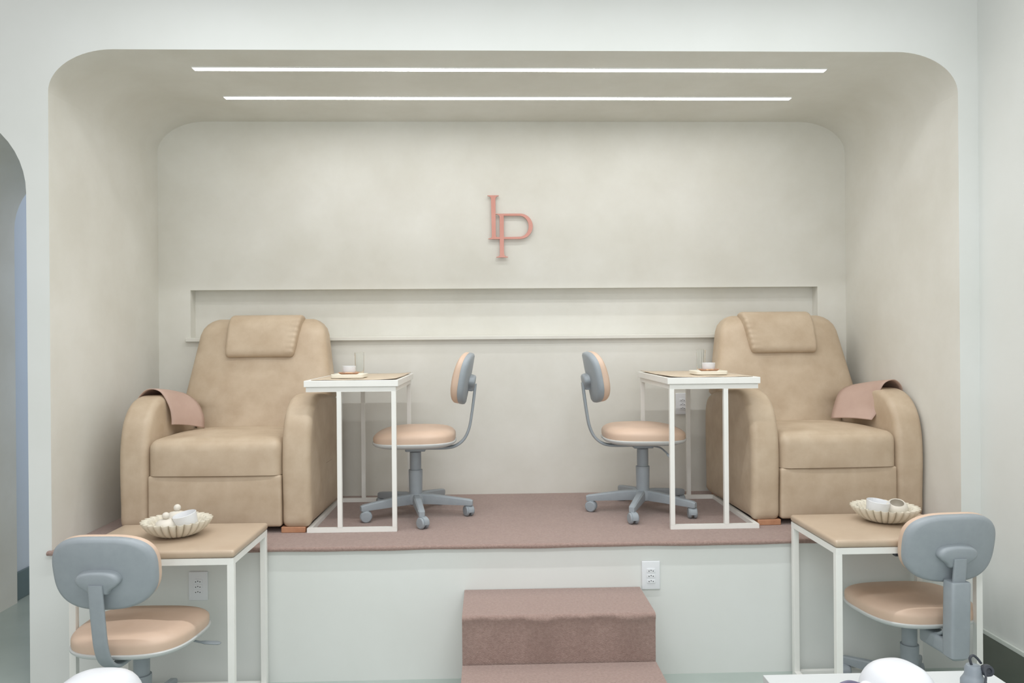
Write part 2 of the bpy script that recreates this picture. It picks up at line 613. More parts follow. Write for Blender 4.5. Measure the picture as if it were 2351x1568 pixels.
pP.prism([lp(612, 568), lp(690, 568), lp(690, 640), lp(683, 622), lp(676, 604), lp(660, 587), lp(638, 578), lp(612, 577)], (), Y0, Y1)
fo = [lp(740, 567), lp(900, 566)] + arc(1046, 792, 229, 226, -90, 90, 32) + [lp(900, 1020), lp(740, 1020)]
fi = [lp(740, 604), lp(900, 604)] + arc(1036, 792, 166, 188, -90, 90, 32) + [lp(900, 982), lp(740, 982)]
pP.rings([[(o[0], Y0, o[1]), (i[0], Y0, i[1]), (i[0], Y1, i[1]), (o[0], Y1, o[1])] for o, i in zip(fo, fi)])
pP.box(lp(700, 600)[0], lp(740, 600)[0], Y1, -0.0005, lp(0, 900)[1], lp(0, 860)[1])
pP.build('letter', M['rose'], mono, angle=30)


# ------------------------------------------------------------------ wall outlets
def outlet(x, z, y, label, w=0.083, h=0.128):
    t = thing('wall_outlet', label, 'power outlet', (x, y, z), 0, 'white triple wall outlets')
    MB().rbox(-w / 2, w / 2, -0.009, -0.0008, -h / 2, h / 2, 0.003, n=2).build('cover_plate', M['white_plastic'], t)
    for k in (-1, 0, 1):
        zc = -0.002 + k * 0.0235
        s = MB()
        lo = [(x_, zz) for x_, zz in super_loop(0.0195, 0.0105, 5, 32)]
        s.rings([[(a, -0.0088, zc + b) for a, b in lo], [(a, -0.0112, zc + b) for a, b in lo], [(a * .9, -0.0116, zc + b * .86) for a, b in lo]])
        so = s.build('socket', M['white_plastic'], t)
        hh = MB()
        for px, pz in ((-0.0095, -0.0015), (0, 0.0015), (0.0095, -0.0015)):
            hh.rings([[(px + 0.0024 * math.cos(2 * PI * i / 10), yy, zc + pz + 0.0024 * math.sin(2 * PI * i / 10)) for i in range(10)] for yy in (-0.0112, -0.0120)])
        hh.build('pin_holes', M['socket_hole'], so)
    return t


outlet(-1.303, 0.440, 0.0, 'white triple wall outlet under the left padded table')
outlet(0.727, 0.453, 0.0, 'white triple wall outlet beside the carpeted steps')
outlet(1.163, 1.135, YB, 'white triple wall outlet behind the right white side table')
outlet(-0.915, 1.126, YB, 'white triple wall outlet half hidden by the left recliner')


# ------------------------------------------------------------------ recliners
def lifted(mb, d=0.04):
    mb.v = [(x, y, z + d * min(1.0, max(0.0, (z - 0.03) / 0.2))) for x, y, z in mb.v]
    return mb


def flat_bottom(mb, z0):
    mb.v = [(x, y, max(z, z0)) for x, y, z in mb.v]
    return mb


def recliner(label, loc, rotz, seat_half, arm_w, mir, shift, top):
    t = thing('recliner', label, 'armchair', loc, rotz, 'beige leather recliners')
    L = M['leather']
    sh = seat_half
    # frame under the upholstery
    MB().box(-sh - 0.02, sh + 0.02, 0.06, 0.72, 0.034, 0.25).build('base', M['dark_cloth'], t)
    lifted(flat_bottom(MB().rbox(-sh + 0.0005, sh - 0.0005, -0.006, 0.56, 0.190, 0.412, 0.046, (0.0, 0.012, 0.022)), 0.2395)).build('seat_cushion', L, t)
    lifted(MB().rbox(-sh + 0.0005, sh - 0.0005, 0.000, 0.20, 0.030, 0.2390, 0.012, (0, 0.008, 0))).build('footrest_panel', L, t)
    prof = [(0.012, 0.030), (0.002, 0.12), (-0.004, 0.24), (-0.002, 0.34), (0.008, 0.42), (0.032, 0.495), (0.075, 0.555), (0.135, 0.595), (0.22, 0.612), (0.36, 0.606), (0.52, 0.588), (0.64, 0.566), (0.705, 0.535), (0.738, 0.47), (0.745, 0.36), (0.74, 0.20), (0.735, 0.08), (0.72, 0.032), (0.55, 0.028), (0.30, 0.028), (0.10, 0.028)]
    for sg in (-1, 1):
        a, b = sorted((sg * (sh + 0.0005), sg * (sh + arm_w)))
        lifted(MB().rextrude(prof, a, b, 0.034, bulge=0.005, dense=120)).build('armrest', L, t, angle=70)
    # backrest: rounded sections stacked up along the recline
    rs = []
    K = 72
    zs = [0.30, 0.36, 0.42, 0.48, 0.515, 0.525, 0.54, 0.555, 0.57, 0.60, 0.64, 0.70, 0.78, 0.86, 0.92, 0.955, 0.98, 0.997, 1.006, 1.010]
    for z in zs:
        if z < 0.52:
            hw = sh + 0.012
        elif z < 0.569:
            hw = sh + 0.012 + (0.412 - sh - 0.012) * math.sin(PI / 2 * (z - 0.52) / 0.05)
        else:
            hw = 0.412 - (z - 0.57) * (0.412 - top) / 0.39
        th = 0.105 - 0.03 * max(0, z - 0.4)
        yc = 0.545 + (z - 0.36) * 0.245 + th * 0.55
        k = 1.0
        if z > 0.92:
            q = min(1.0, (z - 0.92) / 0.0905)
            k = math.sqrt(max(0.0, 1 - q * q))
            hw = hw - 0.085 * (1 - math.sqrt(max(0, 1 - (q * 0.995) ** 2)))
            th *= max(0.25, k)
        lo = super_loop(hw, th, 5.5, K)
        rs.append([(x + shift, yc + y - (0.022 * (1 - (x / hw) ** 2) if y < 0 else 0) * min(1, k + .2), z) for x, y in lo])
    lifted(MB().rings(rs)).build('backrest', L, t, angle=70)
    # headrest roll lapped over the top of the back
    hx0, hx1 = (-0.195, 0.195)
    off = 0.018 * mir + shift
    hp = [(0.80, 1.012), (0.775, 1.030), (0.725, 1.030), (0.685, 1.010), (0.655, 0.965), (0.634, 0.91), (0.618, 0.86), (0.612, 0.825), (0.622, 0.800), (0.648, 0.797), (0.70, 0.83), (0.74, 0.90), (0.775, 0.97)]
    h = MB()
    h.rextrude(hp, hx0 + off, hx1 + off, 0.020, bulge=0.004, dense=80, mids=22)
    # small gathers at the open end of the roll
    vs = []
    for (x, y, z) in h.v:
        e = (x - off) * mir
        g = max(0.0, (e - 0.14) / 0.065)
        sh_ = 0.018 * (z - 0.90) / 0.1 * max(0, e / 0.2)
        vs.append((x + mir * sh_ * 0.8, y + 0.004 * g * math.sin(z * 190 + y * 60), z))
    h.v = [(x, y - 0.055 + (0.80 - y) * 0.02, z) for x, y, z in vs]
    lifted(h)
    h.build('headrest', L, t, angle=70)
    for sx in (-1, 1):
        for y0 in (0.008, 0.62):
            xc = sx * (sh + arm_w * 0.5 - 0.015)
            MB().box(xc - 0.058, xc + 0.058, y0, y0 + 0.085, 0.0, 0.0278).build('foot', M['foot_wood'], t, bevel=0.003)
    return t


recliner('beige leather recliner left of the monogram, draped arm towards the left alcove wall', (-1.322, 0.252, ZP), math.radians(-1.5), 0.320, 0.140, 1, 0.022, 0.350)
recliner('beige leather recliner right of the monogram, draped arm towards the right alcove wall', (1.722, 0.258, ZP), math.radians(2.0), 0.296, 0.143, -1, -0.012, 0.340)


def arm_cover(label, front, back, mid=None):
    n = 9
    fp, bp = smooth_path(front, 6), smooth_path(back, 6)
    rs = []
    for k in range(n + 1):
        u = k / n
        rs.append([a.lerp(b, u) + Vector((0, 0, 0.006 * math.sin(PI * u))) for a, b in zip(fp, bp)])
    m = MB()
    m.rings(rs, False, False, closed=False)
    o = m.build('arm_cover', M['pink_leather'], angle=80, weld=False)
    s = o.modifiers.new('thickness', 'SOLIDIFY')
    s.thickness = 0.004
    s.offset = 1.0
    return tag(o, label, 'arm cover', 'pink arm covers draped on the recliners')


za = ZP + 0.652
arm_cover('pink leather cover draped over the left arm of the left recliner',
          [(-1.800, 0.48, za - 0.075), (-1.775, 0.47, za - 0.015), (-1.722, 0.455, za + 0.030), (-1.660, 0.455, za + 0.018), (-1.622, 0.465, za - 0.055), (-1.612, 0.47, za - 0.115), (-1.612, 0.47, za - 0.148)],
          [(-1.800, 0.72, za - 0.09), (-1.775, 0.71, za - 0.035), (-1.715, 0.69, za - 0.005), (-1.635, 0.68, za - 0.004), (-1.560, 0.67, za - 0.05), (-1.522, 0.66, za - 0.12), (-1.515, 0.65, za - 0.188)])
arm_cover('pink leather cover draped over the right arm of the right recliner',
          [(2.166, 0.49, za - 0.060), (2.150, 0.47, za + 0.006), (2.105, 0.455, za + 0.042), (2.045, 0.445, za + 0.022), (2.022, 0.465, za - 0.06), (2.018, 0.46, za - 0.12), (1.985, 0.455, za - 0.165)],
          [(2.166, 0.76, za - 0.09), (2.150, 0.74, za - 0.035), (2.100, 0.72, za - 0.004), (2.02, 0.71, za + 0.004), (1.935, 0.70, za - 0.03), (1.890, 0.68, za - 0.11), (1.865, 0.66, za - 0.175)])


# ------------------------------------------------------------------ white side tables on the platform
TB = 0.022   # tube size


def side_table(label, loc, mir):
    t = thing('side_table', label, 'side table', loc, 0, 'white side tables beside the recliners')
    W, D, H = 0.430, 0.715, 0.731

    def bx(x0, x1, y0, y1, z0, z1):
        a, b = sorted((x0 * mir, x1 * mir))
        return MB().box(a, b, y0, y1, z0, z1)
    # x runs from the chair side (0) towards the recliner (-W)
    bx(0.012, -W - 0.008, -0.010, D + 0.02, H - 0.031, H).build('tabletop', M['white_metal'], t, bevel=0.002)
    m = MB()
    for (x0, x1, y0, y1) in ((0, -W, 0, TB), (0, -W, D - TB, D), (0, -TB, TB, D - TB), (-W + TB, -W, TB, D - TB)):
        a, b = sorted((x0 * mir, x1 * mir))
        m.box(a, b, y0, y1, H - 0.055, H - 0.032)
    m.build('top_frame', M['white_metal'], t)
    m = MB()
    for (x0, x1, y0, y1) in ((0, -W, 0, TB), (0, -W, D - TB, D), (-W + TB, -W, TB, D - TB)):
        a, b = sorted((x0 * mir, x1 * mir))
        m.box(a, b, y0, y1, 0.0005, TB)
    m.build('floor_frame', M['white_metal'], t)
    for x in (0, -0.262):
        for y in (0, D - TB):
            bx(x, x - TB, y, y + TB, TB, H - 0.055).build('leg', M['white_metal'], t, bevel=0.001)
    return t


TLx, TLy = -0.449, 0.240
TRx, TRy = 0.868, 0.196
side_table('white metal side table beside the left recliner, open towards the left desk chair', (TLx, TLy, ZP), 1)
side_table('white metal side table beside the right recliner, open towards the right desk chair', (TRx, TRy, ZP), -1)
TH = ZP + 0.731


def place_mat(label, x0, x1, y0, y1, curl):
    rs = []
    for j in range(15):
        v = j / 14
        row = []
        for i in range(21):
            u = i / 20
            e = max(0, (u - 0.8) / 0.2) if curl > 0 else max(0, (0.2 - u) / 0.2)
            z = TH + 0.0012 + 0.006 * e * e * (0.4 + 0.6 * abs(2 * v - 1)) + 0.0012 * math.sin(u * 9) ** 2 * (1 - v)
            row.append((x0 + (x1 - x0) * u, y0 + (y1 - y0) * v, z))
        rs.append(row)
    m = MB()
    m.rings(rs, False, False, closed=False)
    o = m.build('place_mat', M['mat_leather'], angle=80)
    s = o.modifiers.new('thickness', 'SOLIDIFY')
    s.thickness = 0.0025
    s.offset = 1.0
    return tag(o, label, 'place mat', 'tan leather mats on the side tables')


place_mat('tan leather mat on the left white side table', TLx - 0.405, TLx + 0.002, TLy + 0.0, TLy + 0.69, 1)
place_mat('tan leather mat on the right white side table', TRx - 0.002, TRx + 0.405, TRy + 0.0, TRy + 0.69, -1)
MH = TH + 0.0065


def tray(label, x, y):
    m = MB()
    a = 0.082
    lo = super_loop(a, 0.085, 7, 48)
    m.rings([[(p[0] * k, p[1] * k, z) for p in lo] for k, z in ((0.97, 0), (1.0, 0.003), (1.0, 0.017), (0.98, 0.0185), (0.94, 0.0185), (0.92, 0.013), (0.5, 0.0125), (0.05, 0.0125))])
    o = m.build('tray', M['tray_stone'], angle=35)
    o.location = (x, y, MH)
    return tag(o, label, 'tray', 'stone trays on the side tables')


def saucer(label, x, y, z):
    m = MB()
    m.lathe([(0.03, 0), (0.034, 0.001), (0.046, 0.007), (0.053, 0.0125), (0.0525, 0.0140), (0.045, 0.0095), (0.033, 0.0045), (0.002, 0.0040)], 40)
    o = m.build('saucer', M['saucer_wood'], angle=50)
    o.location = (x, y, z)
    return tag(o, label, 'saucer', 'brown saucers on the trays')


def cup(label, x, y, z):
    t = thing('cup', label, 'cup', (x, y, z), 0, 'white cups on the saucers')
    MB().lathe([(0.024, 0), (0.028, 0.003), (0.0315, 0.015), (0.033, 0.036), (0.0335, 0.040), (0.0322, 0.0405), (0.0312, 0.034), (0.029, 0.012), (0.022, 0.006), (0.001, 0.005)], 40).build('cup_body', M['white_ceramic'], t, angle=50)
    pts = smooth_path([(0, 0.031, 0.032), (0, 0.045, 0.034), (0, 0.052, 0.024), (0, 0.045, 0.013), (0, 0.0295, 0.012)], 5)
    MB().tube(pts, 0.0036, 8, upv=(1, 0, 0)).build('cup_handle', M['white_ceramic'], t)
    return t


def biscuit(label, x, y, z):
    m = MB()
    m.rbox(-0.019, 0.019, -0.007, 0.007, 0, 0.006, 0.0025, n=3)
    o = m.build('biscuit', M['biscuit'])
    o.location = (x, y, z)
    o.rotation_euler = (math.radians(14), 0, 0.12)
    return tag(o, label, 'biscuit', 'tan biscuits on the saucers')


def tumbler(label, x, y):
    m = MB()

    def fl(a, k):
        return 1 + (0.035 * math.cos(12 * a) if 1 <= k <= 4 else 0)
    m.lathe([(0.019, 0), (0.022, 0.002), (0.0225, 0.02), (0.0235, 0.08), (0.024, 0.112), (0.0245, 0.122), (0.0235, 0.1225), (0.022, 0.10), (0.0205, 0.02), (0.018, 0.010), (0.001, 0.009)], 96, flute=fl)
    o = m.build('drinking_glass', M['glass'], angle=60)
    o.location = (x, y, MH)
    return tag(o, label, 'glass', 'clear fluted glasses on the side tables')


def serve(side, x, y, gx, gy, bsign):
    tray('pale square tray on the %s white side table' % side, x, y)
    sz = MH + 0.0128
    saucer('brown saucer under the white cup on the %s side table' % side, x, y - 0.015, sz)
    cup('small white cup on the brown saucer, %s side table' % side, x, y - 0.010, sz + 0.0045)
    biscuit('tan biscuit in front of the cup on the %s side table' % side, x + bsign * 0.006, y - 0.0535, sz + 0.0088)
    tumbler('tall clear fluted glass on the %s white side table' % side, gx, gy)


serve('left', -0.698, 0.395, -0.672, 0.535, 1)
serve('right', 1.112, 0.395, 1.118, 0.545, -1)


# ------------------------------------------------------------------ desk chairs
def pad(mb, loop, levels, plane, X=None):
    """loop scaled per level (scale, w) ; plane 'xy' stacks along z, 'xz' stacks along -y"""
    rs = []
    for s, w in levels:
        rs.append([(p[0] * s, p[1] * s, w) if plane == 'xy' else (p[0] * s, -w, p[1] * s) for p in loop])
    mb.rings(rs, X=X)
    return mb


def dome(s0, w0, h, r=0.25, n=9, lip=0.0):
    """levels from a rim at w0 up to a softly domed top"""
    lv = [(s0, w0), (s0 + lip, w0 + h * 0.18), (s0 + lip, w0 + h * 0.38)]
    for k in range(1, n + 1):
        a = PI / 2 * k / n
        lv.append((max(0.02, (s0 + lip) * (1 - r + r * math.cos(a)) if k < n else 0.55), w0 + h * 0.38 + h * 0.5 * math.sin(a)))
    lv += [(0.3, w0 + h * 0.95), (0.1, w0 + h), (0.01, w0 + h)]
    return lv


def desk_chair(label, loc, rotz, leg_phase, sleeve=False, lift=0.035):
    t = thing('desk_chair', label, 'desk chair', loc, rotz, 'grey desk chairs with pink seats')
    G = M['grey_plastic']
    # five-arm base with twin-wheel castors
    b = MB()
    b.lathe([(0.036, 0.060), (0.048, 0.066), (0.050, 0.085), (0.046, 0.105), (0.037, 0.118), (0.030, 0.119)], 28)
    b.build('base_hub', G, t)
    for k in range(5):
        a = math.radians(leg_phase) + 2 * PI * k / 5
        X = Matrix.Rotation(a, 4, 'Z')
        sec = [(1, -1), (1, 1), (0.4, 1.25), (-1, 1.1), (-1, -1.1), (0.4, -1.25)]
        rs = []
        for d, zc, hh, ww in ((0.030, 0.090, 0.026, 0.021), (0.09, 0.0885, 0.025, 0.021), (0.18, 0.082, 0.021, 0.019), (0.255, 0.076, 0.017, 0.0175), (0.288, 0.073, 0.016, 0.0175), (0.302, 0.071, 0.012, 0.013)):
            rs.append([(d, w_ * ww, zc + u_ * hh) for u_, w_ in ((1, -.6), (1, .6), (.7, .92), (-.2, 1), (-1, .9), (-1, -.9), (-.2, -1), (.7, -.92))])
        leg = MB().rings(rs, X=X).build('base_arm', G, t, angle=35)
        ca = MB()
        wa = a + (0.6, 2.2, 1.2, -0.5, 2.8)[k]
        Y = Matrix.Translation(X @ Vector((0.285, 0, 0))) @ Matrix.Rotation(wa, 4, 'Z')
        R = Matrix.Rotation(PI / 2, 4, 'X')
        for s in (-1, 1):
            ca.lathe([(0.006, 0.0), (0.024, 0.001), (0.0285, 0.006), (0.0285, 0.014), (0.024, 0.0185), (0.004, 0.0195)], 24, X=Y @ Matrix.Translation((0.010, 0.0, 0.0286)) @ Matrix.Rotation(-s * PI / 2, 4, 'X') @ Matrix.Translation((0, 0, 0.004)))
        # hood over the wheels and its stem
        hood = []
        for q in range(9):
            an = math.radians(-15 + 210 * q / 8)
            hood.append((0.010 + 0.031 * math.cos(an), 0.0295 + 0.031 * math.sin(an)))
        inn = [(0.010 + 0.012 * math.cos(math.radians(-15 + 210 * q / 8)), 0.0295 + 0.012 * math.sin(math.radians(-15 + 210 * q / 8))) for q in range(8, -1, -1)]
        hm = MB().prism(hood + inn, (), -0.0135, 0.0135)
        ca.add(hm.v, hm.f, Y)
        ca.lathe([(0.008, 0.045), (0.008, 0.066), (0.0001, 0.066)], 12, X=Y)
        ca.build('castor', G, leg, angle=40)
    c = MB()
    c.lathe([(0.034, 0.070), (0.0345, 0.11), (0.0365, 0.200), (0.0362, 0.207), (0.030, 0.208)], 28)
    c.lathe([(0.0285, 0.200), (0.0300, 0.216), (0.0300, 0.300), (0.026, 0.302)], 28)
    c.lathe([(0.016, 0.298), (0.016, 0.316)], 16)
    c.build('gas_column', G, t)
    mch = MB()
    mch.rbox(-0.05, 0.05, -0.055, 0.05, 0.306, 0.334, 0.006, n=2)
    mch.build('tilt_mechanism', G, t)
    lv = MB()
    lv.tube(smooth_path([(0.03, 0.03, 0.320), (0.10, 0.07, 0.318), (0.16, 0.085, 0.305), (0.19, 0.09, 0.297)], 5), 0.0045, 8)
    lv.tube([(0.185, 0.09, 0.298), (0.21, 0.093, 0.294), (0.26, 0.097, 0.290), (0.272, 0.098, 0.289)], [0.006, 0.013, 0.014, 0.006], 12, sec=[(0.45 * math.cos(2 * PI * i / 12), math.sin(2 * PI * i / 12)) for i in range(12)])
    lv.build('height_lever', M['chrome'] if sleeve else G, t)
    # seat
    lo = super_loop(0.228, 0.212, 3.0, 72, 0.05)
    sh = MB()
    pad(sh, lo, [(0.55, 0.334), (0.85, 0.339), (0.97, 0.348), (1.012, 0.357), (1.016, 0.364), (1.0, 0.367)], 'xy')
    sh.build('seat_shell', M['pale_rim'], t, angle=50)
    cu = MB()
    pad(cu, lo, dome(0.985, 0.364, 0.074, 0.30, 10, 0.012), 'xy')
    for i, (x, y, z) in enumerate(cu.v):
        if z > 0.36:
            cu.v[i] = (x, y, z - 0.016 * max(0, y / 0.21) ** 2 * (z - 0.36) / 0.07)
    cu.build('seat_cushion', M['upholstery'], t, angle=60)
    # backrest, reclined a little
    X = Matrix.Translation((0, -0.268, 0.685)) @ Matrix.Rotation(math.radians(11), 4, 'X')
    bl = super_loop(0.186, 0.136, 2.9, 72, 0.0)
    bl = [(x * (1 + 0.02 * z / 0.136), z) for x, z in bl]
    s2 = MB()
    pad(s2, bl, [(0.02, 0.026), (0.5, 0.026), (0.9, 0.0245), (0.975, 0.020), (1.0, 0.010), (1.0, -0.004), (0.985, -0.006)], 'xz')
    for i, (x, y, z) in enumerate(s2.v):
        s2.v[i] = tuple(X @ Vector((x, y + 0.028 * (x / 0.194) ** 2, z)))
    s2.build('backrest_shell', G, t, angle=50)
    c2 = MB()
    levels = [(s, -w) for s, w in dome(0.985, 0.003, 0.056, 0.34, 10, 0.012)]
    pad(c2, bl, levels, 'xz')
    for i, (x, y, z) in enumerate(c2.v):
        k_ = 1.0 - 0.25 * max(0.0, z / 0.136)
        c2.v[i] = tuple(X @ Vector((x, 0.003 + (y - 0.003) * k_ + 0.028 * (x / 0.194) ** 2, z)))
    c2.build('backrest_cushion', M['upholstery'], t, angle=60)
    # bracket on the shell
    br = MB()
    bp = [(-0.079, 0.004), (-0.070, 0.024), (-0.045, 0.036), (0, 0.040), (0.045, 0.036), (0.070, 0.024), (0.079, 0.004), (0.070, -0.012), (0.050, -0.026), (0.036, -0.040), (0.030, -0.047), (-0.030, -0.047), (-0.036, -0.040), (-0.050, -0.026), (-0.070, -0.012)]
    bp = smooth_loop(bp, 60)
    br.rings([[(p[0] * k, w, p[1] * k - 0.015) for p in bp] for k, w in ((1.0, -0.018), (1.0, -0.036), (0.975, -0.044), (0.92, -0.049), (0.80, -0.0525), (0.3, -0.054), (0.02, -0.054))], X=X)
    bro = br.build('backrest_bracket', G, t, angle=50)
    for sx in (-1, 1):
        sc = MB()
        sc.lathe([(0.0, 0.0), (0.0042, 0.0), (0.0042, 0.004), (0.0, 0.0045)], 10, X=X @ Matrix.Translation((sx * 0.055, -0.0475, -0.012)) @ Matrix.Rotation(PI / 2, 4, 'X'))
        sc.build('screw', M['pale_rim'], bro)
    flat = [(1, -1), (1, 1), (-1, 1), (-1, -1)]

    def bar(pts, hw, ht):
        n = 12
        sec = []
        for i in range(20):
            a = 2 * PI * i / 20
            sec.append((ht * math.copysign(abs(math.sin(a)) ** .5, math.sin(a)), hw * math.copysign(abs(math.cos(a)) ** .5, math.cos(a))))
        mb = MB()
        mb.tube(pts, 1.0, sec=sec, upv=(0, 1, 0.3))
        return mb
    path = smooth_path([(0, -0.318, 0.655), (0, -0.312, 0.60), (0, -0.298, 0.50), (0, -0.284, 0.425), (0, -0.258, 0.368), (0, -0.215, 0.332), (0, -0.16, 0.320), (0, -0.05, 0.320)], 7)
    bar(path, 0.0255, 0.0075).build('back_support', G, t, angle=50)
    if sleeve:
        s3 = MB()
        lo3 = super_loop(0.039, 0.031, 7, 40)
        lv3 = [(0.93, 0.565), (1.0, 0.560), (1.0, 0.45), (1.0, 0.335), (0.97, 0.275), (0.55, 0.262)]
        rs = []
        for s_, z in lv3:
            rs.append([(p[0] * s_, p[1] * s_ - 0.298 + (0.56 - z) * 0.03, z) for p in lo3])
        s3.rings(rs)
        s3.rbox(-0.036, 0.036, -0.29, -0.115, 0.270, 0.330, 0.012, n=3)
        s3.build('support_sleeve', G, t, angle=40)
    for ch in t.children:
        if ch.name.split('.')[0] not in ('base_hub', 'base_arm'):
            ch.location.z += lift
    return t


desk_chair('grey desk chair on the platform facing the left recliner', (-0.390, 0.580, ZP), math.radians(90), -169)
desk_chair('grey desk chair on the platform facing the right recliner', (0.815, 0.597, ZP), math.radians(-90), -22)
desk_chair('grey desk chair on the floor at the left padded table', (-1.365, -0.425, 0), math.radians(-2.5), 20, False, 0.024)
desk_chair('grey desk chair with sleeved post on the floor at the right padded table', (1.762, -0.285, 0), math.radians(4), 50, True, 0.024)


# ------------------------------------------------------------------ padded tables on the salon floor
def padded_table(label, loc, W, D, clip):
    t = thing('padded_table', label, 'table', loc, 0, 'white framed tables with padded tops')
    H = 0.725
    tb = 0.025
    m = MB()
    m.rbox(0.002, W - 0.002, 0.002, D - 0.002, H - 0.030, H, 0.012, (0, 0, 0.012))
    m.build('padded_top', M['table_leather'], t, angle=60)
    z1 = H - 0.031
    f = MB()
    f.box(0.006, W - 0.006, 0.006, 0.006 + tb, z1 - tb, z1).box(0.006, W - 0.006, D - 0.006 - tb, D - 0.006, z1 - tb, z1)
    f.box(0.006, 0.006 + tb, 0.006 + tb, D - 0.006 - tb, z1 - tb, z1).box(W - 0.006 - tb, W - 0.006, 0.006 + tb, D - 0.006 - tb, z1 - tb, z1)
    f.build('top_frame', M['white_metal'], t)
    for x in (0.006, W - 0.006 - tb):
        for y in (0.006, D - 0.006 - tb):
            MB().box(x, x + tb, y, y + tb, 0.0, z1 - tb).build('leg', M['white_metal'], t, bevel=0.001)
    g = MB()
    g.box(0.006 + tb, W - 0.006 - tb, D - 0.006 - tb, D - 0.006, 0.0005, tb)
    g.box(0.006, 0.006 + tb, 0.006 + tb, D - 0.006 - tb, 0.0005, tb).box(W - 0.006 - tb, W - 0.006, 0.006 + tb, D - 0.006 - tb, 0.0005, tb)
    g.build('floor_frame', M['white_metal'], t)
    if clip:
        MB().box(0.245, 0.275, 0.008, 0.03, z1 - tb - 0.012, z1 - tb - 0.0005).build('clip', M['dark_rubber'], t)
    return t


PLx, PLy, PLw = -1.618, -0.488, 0.636
PRx, PRy, PRw = 1.355, -0.488, 0.600
padded_table('white framed table with padded tan top, left side of the room', (PLx, PLy, 0), PLw, 0.458, False)
padded_table('white framed table with padded tan top, right side of the room', (PRx, PRy, 0), PRw, 0.458, True)
PT = 0.725


# ------------------------------------------------------------------ fluted bowls and what they hold
def fluted_bowl(label, x, y):
    m = MB()
    NF = 26

    def fl(a, k):
        amp = (0, 0.04, 0.08, 0.095, 0.10, 0.10, 0.098, 0.095, 0.085, 0.06, 0.02, 0)[min(k, 11)]
        return 1 + amp * (1 - 2 * abs(math.sin(NF / 2 * a)) ** 0.6) * -1
    m.lathe([(0.060, 0), (0.078, 0.003), (0.098, 0.013), (0.117, 0.029), (0.131, 0.047), (0.140, 0.062), (0.1405, 0.0665), (0.133, 0.066), (0.122, 0.050), (0.104, 0.030), (0.082, 0.017), (0.002, 0.013)], NF * 12, flute=fl)
    o = m.build('fluted_bowl', M['bowl_ceramic'], angle=80)
    o.location = (x, y, PT + 0.0125)
    o.scale = (0.90, 0.90, 0.95)
    return tag(o, label, 'bowl', 'cream fluted bowls on the padded tables')


BLx, BLy = -1.285, -0.275
BRx, BRy = 1.692, -0.225
BZ = PT + 0.0125 + 0.0135
fluted_bowl('cream fluted bowl holding ball-topped pots, on the left padded table', BLx, BLy)
fluted_bowl('cream fluted bowl holding an open round pot, on the right padded table', BRx, BRy)


def place(o, x, y, z, tilt=0, rz=0):
    o.location = (x, y, z)
    o.rotation_euler = (tilt, 0, rz)


def knob_pot(label, x, y, z, tilt, rz):
    t = thing('knob_pot', label, 'pot', (0, 0, 0), 0, 'ball-topped pots in the left bowl')
    MB().lathe([(0.022, 0.0), (0.034, 0.004), (0.043, 0.018), (0.044, 0.030), (0.039, 0.044), (0.028, 0.054), (0.014, 0.058), (0.001, 0.0585)], 36).build('pot_body', M['cream_ceramic'], t, angle=60)
    m = MB()
    m.sphere((0, 0, 0.0715), 0.0145)
    m.build('knob', M['cream_ceramic'], t)
    place(t, x, y, z, tilt, rz)
    return t


def bowl_cup(label, x, y, z, tilt, rz, mtl, prof):
    m = MB()
    m.lathe([(r * 1.1, z * 1.1) for r, z in prof], 40)
    o = m.build('ceramic_cup', mtl, angle=50)
    place(o, x, y, z, tilt, rz)
    return tag(o, label, 'cup', 'loose cups in the fluted bowls')


straight = [(0.028, 0), (0.033, 0.003), (0.039, 0.018), (0.042, 0.050), (0.0425, 0.060), (0.041, 0.061), (0.039, 0.050), (0.036, 0.018), (0.028, 0.008), (0.001, 0.007)]
roundpot = [(0.020, 0), (0.032, 0.004), (0.043, 0.018), (0.046, 0.034), (0.041, 0.052), (0.032, 0.062), (0.029, 0.064), (0.027, 0.062), (0.033, 0.052), (0.040, 0.034), (0.036, 0.016), (0.022, 0.008), (0.001, 0.007)]
knob_pot('cream pot with ball knob, front one of two in the left bowl', BLx - 0.030, BLy - 0.032, BZ + 0.001, math.radians(4), 0.1)
knob_pot('cream pot with ball knob, rear one of two in the left bowl', BLx - 0.024, BLy + 0.058, BZ + 0.012, math.radians(-4), 0.0)
bowl_cup('white cup tipped over in the left fluted bowl', BLx + 0.050, BLy - 0.010, BZ + 0.010, math.radians(14), -1.0, M['white_ceramic'], straight)
bowl_cup('white straight-sided cup in the right fluted bowl', BRx - 0.040, BRy - 0.005, BZ + 0.008, math.radians(8), 0.9, M['white_ceramic'], straight)
rp = thing('round_pot', 'cream round pot lying tilted beside a white cup in the right bowl', 'pot')
MB().lathe(roundpot, 40).build('pot_body', M['cream_ceramic'], rp, angle=60)
place(rp, BRx + 0.050, BRy + 0.000, BZ + 0.010, math.radians(24), -0.35)


# ------------------------------------------------------------------ white desks in the foreground
def white_desk(label, x0, x1, y0, y1):
    t = thing('white_desk', label, 'desk', (x0, y0, 0), 0, 'white desks nearest the camera')
    w, d = x1 - x0, y1 - y0
    MB().box(0, w, 0, d, 0.72, 0.75).build('desktop', M['white_laminate'], t, bevel=0.0015)
    for x in (0.012, w - 0.03):
        MB().box(x, x + 0.018, 0.01, d - 0.01, 0, 0.7195).build('side_panel', M['white_laminate'], t)
    MB().box(0.0305, w - 0.0305, d - 0.035, d - 0.02, 0.35, 0.7195).build('back_panel', M['white_laminate'], t)
    return t


white_desk('white desk at the bottom right corner of the photo', 0.622, 1.146, -2.30, -1.715)
white_desk('white desk under the lamp, just below the bottom left corner', -1.10, -0.55, -2.36, -1.775)


